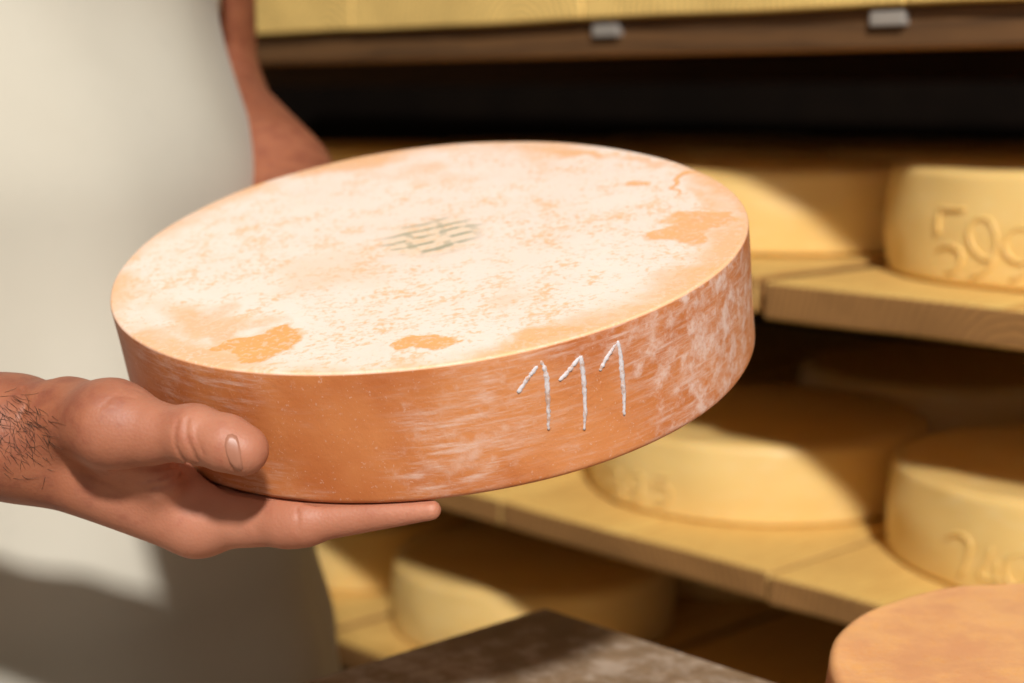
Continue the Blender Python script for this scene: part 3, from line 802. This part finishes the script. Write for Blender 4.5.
def lerp_tab(z, tab):
    for (z0, v0), (z1, v1) in zip(tab[:-1], tab[1:]):
        if z <= z1: 
            s = (z - z0) / (z1 - z0); s = max(0, s); s = s * s * (3 - 2 * s); return [a + (b - a) * s for a, b in zip(v0, v1)]
    return tab[-1][1]
# half depth, half width, forward shift of the apron's front at heights relative to the camera
APR = [(-.70, (.165, .235, .072)), (-.45, (.158, .218, .060)), (-.34, (.152, .206, .045)), (-.27, (.148, .198, .034)), (-.06, (.144, .188, .012)), (.06, (.138, .178, -.016)), (.13, (.136, .176, -.004)), (.26, (.132, .168, .006))]
NZ, NP = 90, 120
V, Fc = [], []
for i in range(NZ + 1):
    z = -.70 + (.94) * i / NZ
    b, a, sh = lerp_tab(z, APR)
    half = math.radians(112) if z < 0 else math.radians(112 - 62 * min(1, z / .22) ** 1.2)
    for j in range(NP + 1):
        ph = -half + 2 * half * j / NP
        low = max(0, min(1, (.02 - z) / .5))
        fold = low * (.010 * math.sin(ph * 5.2 + .8 + z * 2) + .006 * math.sin(ph * 9 - z * 5 + 2)) * (math.cos(ph * .6) ** 2)
        nn = .004 * mnoise.noise(Vector((ph * 2.2, z * 6, 1.7)))
        p = body(sh + (b + fold + nn) * math.cos(ph), (a + fold + nn) * math.sin(ph), H + z)
        V.append(p)
for i in range(NZ):
    for j in range(NP):
        q = i * (NP + 1) + j; Fc.append((q, q + 1, q + NP + 2, q + NP + 1))
ap = link('apron', mesh('apron', V, Fc), MAT['canvas'], person)
so = ap.modifiers.new('thickness', 'SOLIDIFY'); so.thickness = .0016; so.offset = 0
st = [[body(.130, s * .085, H + .232), body(.10, s * .10, H + .30), body(.01, s * .085, H + .345), body(-.07, s * .05, H + .335), body(-.085, 0, H + .33)] for s in (-1, 1)]
link('neck_strap', tube_mesh('strap', st, [.006, .006], 8), MAT['canvas'], ap)

# ---------------------------------------------------------------- light
def area(name, loc, tgt, size, power, col=(1, 1, 1), sy=None):
    l = bpy.data.lights.new(name, 'AREA'); l.energy = power; l.size = size; l.color = col
    if sy: l.shape = 'RECTANGLE'; l.size_y = sy
    o = bpy.data.objects.new(name, l); COL.objects.link(o); o.location = loc
    o.rotation_euler = (Vector(tgt) - Vector(loc)).to_track_quat('-Z', 'Y').to_euler(); return o
area('key_lamp', (.42, -2.40, H + 2.36), (.0, .8, H - .1), .26, 222, (1.0, .97, .93))
area('side_lamp', (-1.1, -2.2, 2.1), (.3, 1.2, H - .1), .9, 6.5, (1.0, .94, .86))  # added fill without a real source, lifts the shaded shelves
w = bpy.data.worlds.new('world'); scene.world = w; w.use_nodes = True
w.node_tree.nodes['Background'].inputs[0].default_value = (1.0, .93, .85, 1); w.node_tree.nodes['Background'].inputs[1].default_value = .16

# ---------------------------------------------------------------- camera
cd = bpy.data.cameras.new('camera'); cam = bpy.data.objects.new('camera', cd); COL.objects.link(cam); scene.camera = cam
cam.location = (0, 0, H); cam.rotation_euler = (math.pi / 2 - PITCH, 0, 0)
cd.sensor_width = 36; cd.lens = F / 1024 * 36; cd.clip_start = .02
cd.dof.use_dof = True; cd.dof.focus_distance = .565; cd.dof.aperture_fstop = 7.5
vs_ = scene.view_settings; vs_.view_transform = 'Standard'; vs_.look = 'None'; vs_.gamma = 1; vs_.exposure = 0; vs_.use_curve_mapping = False
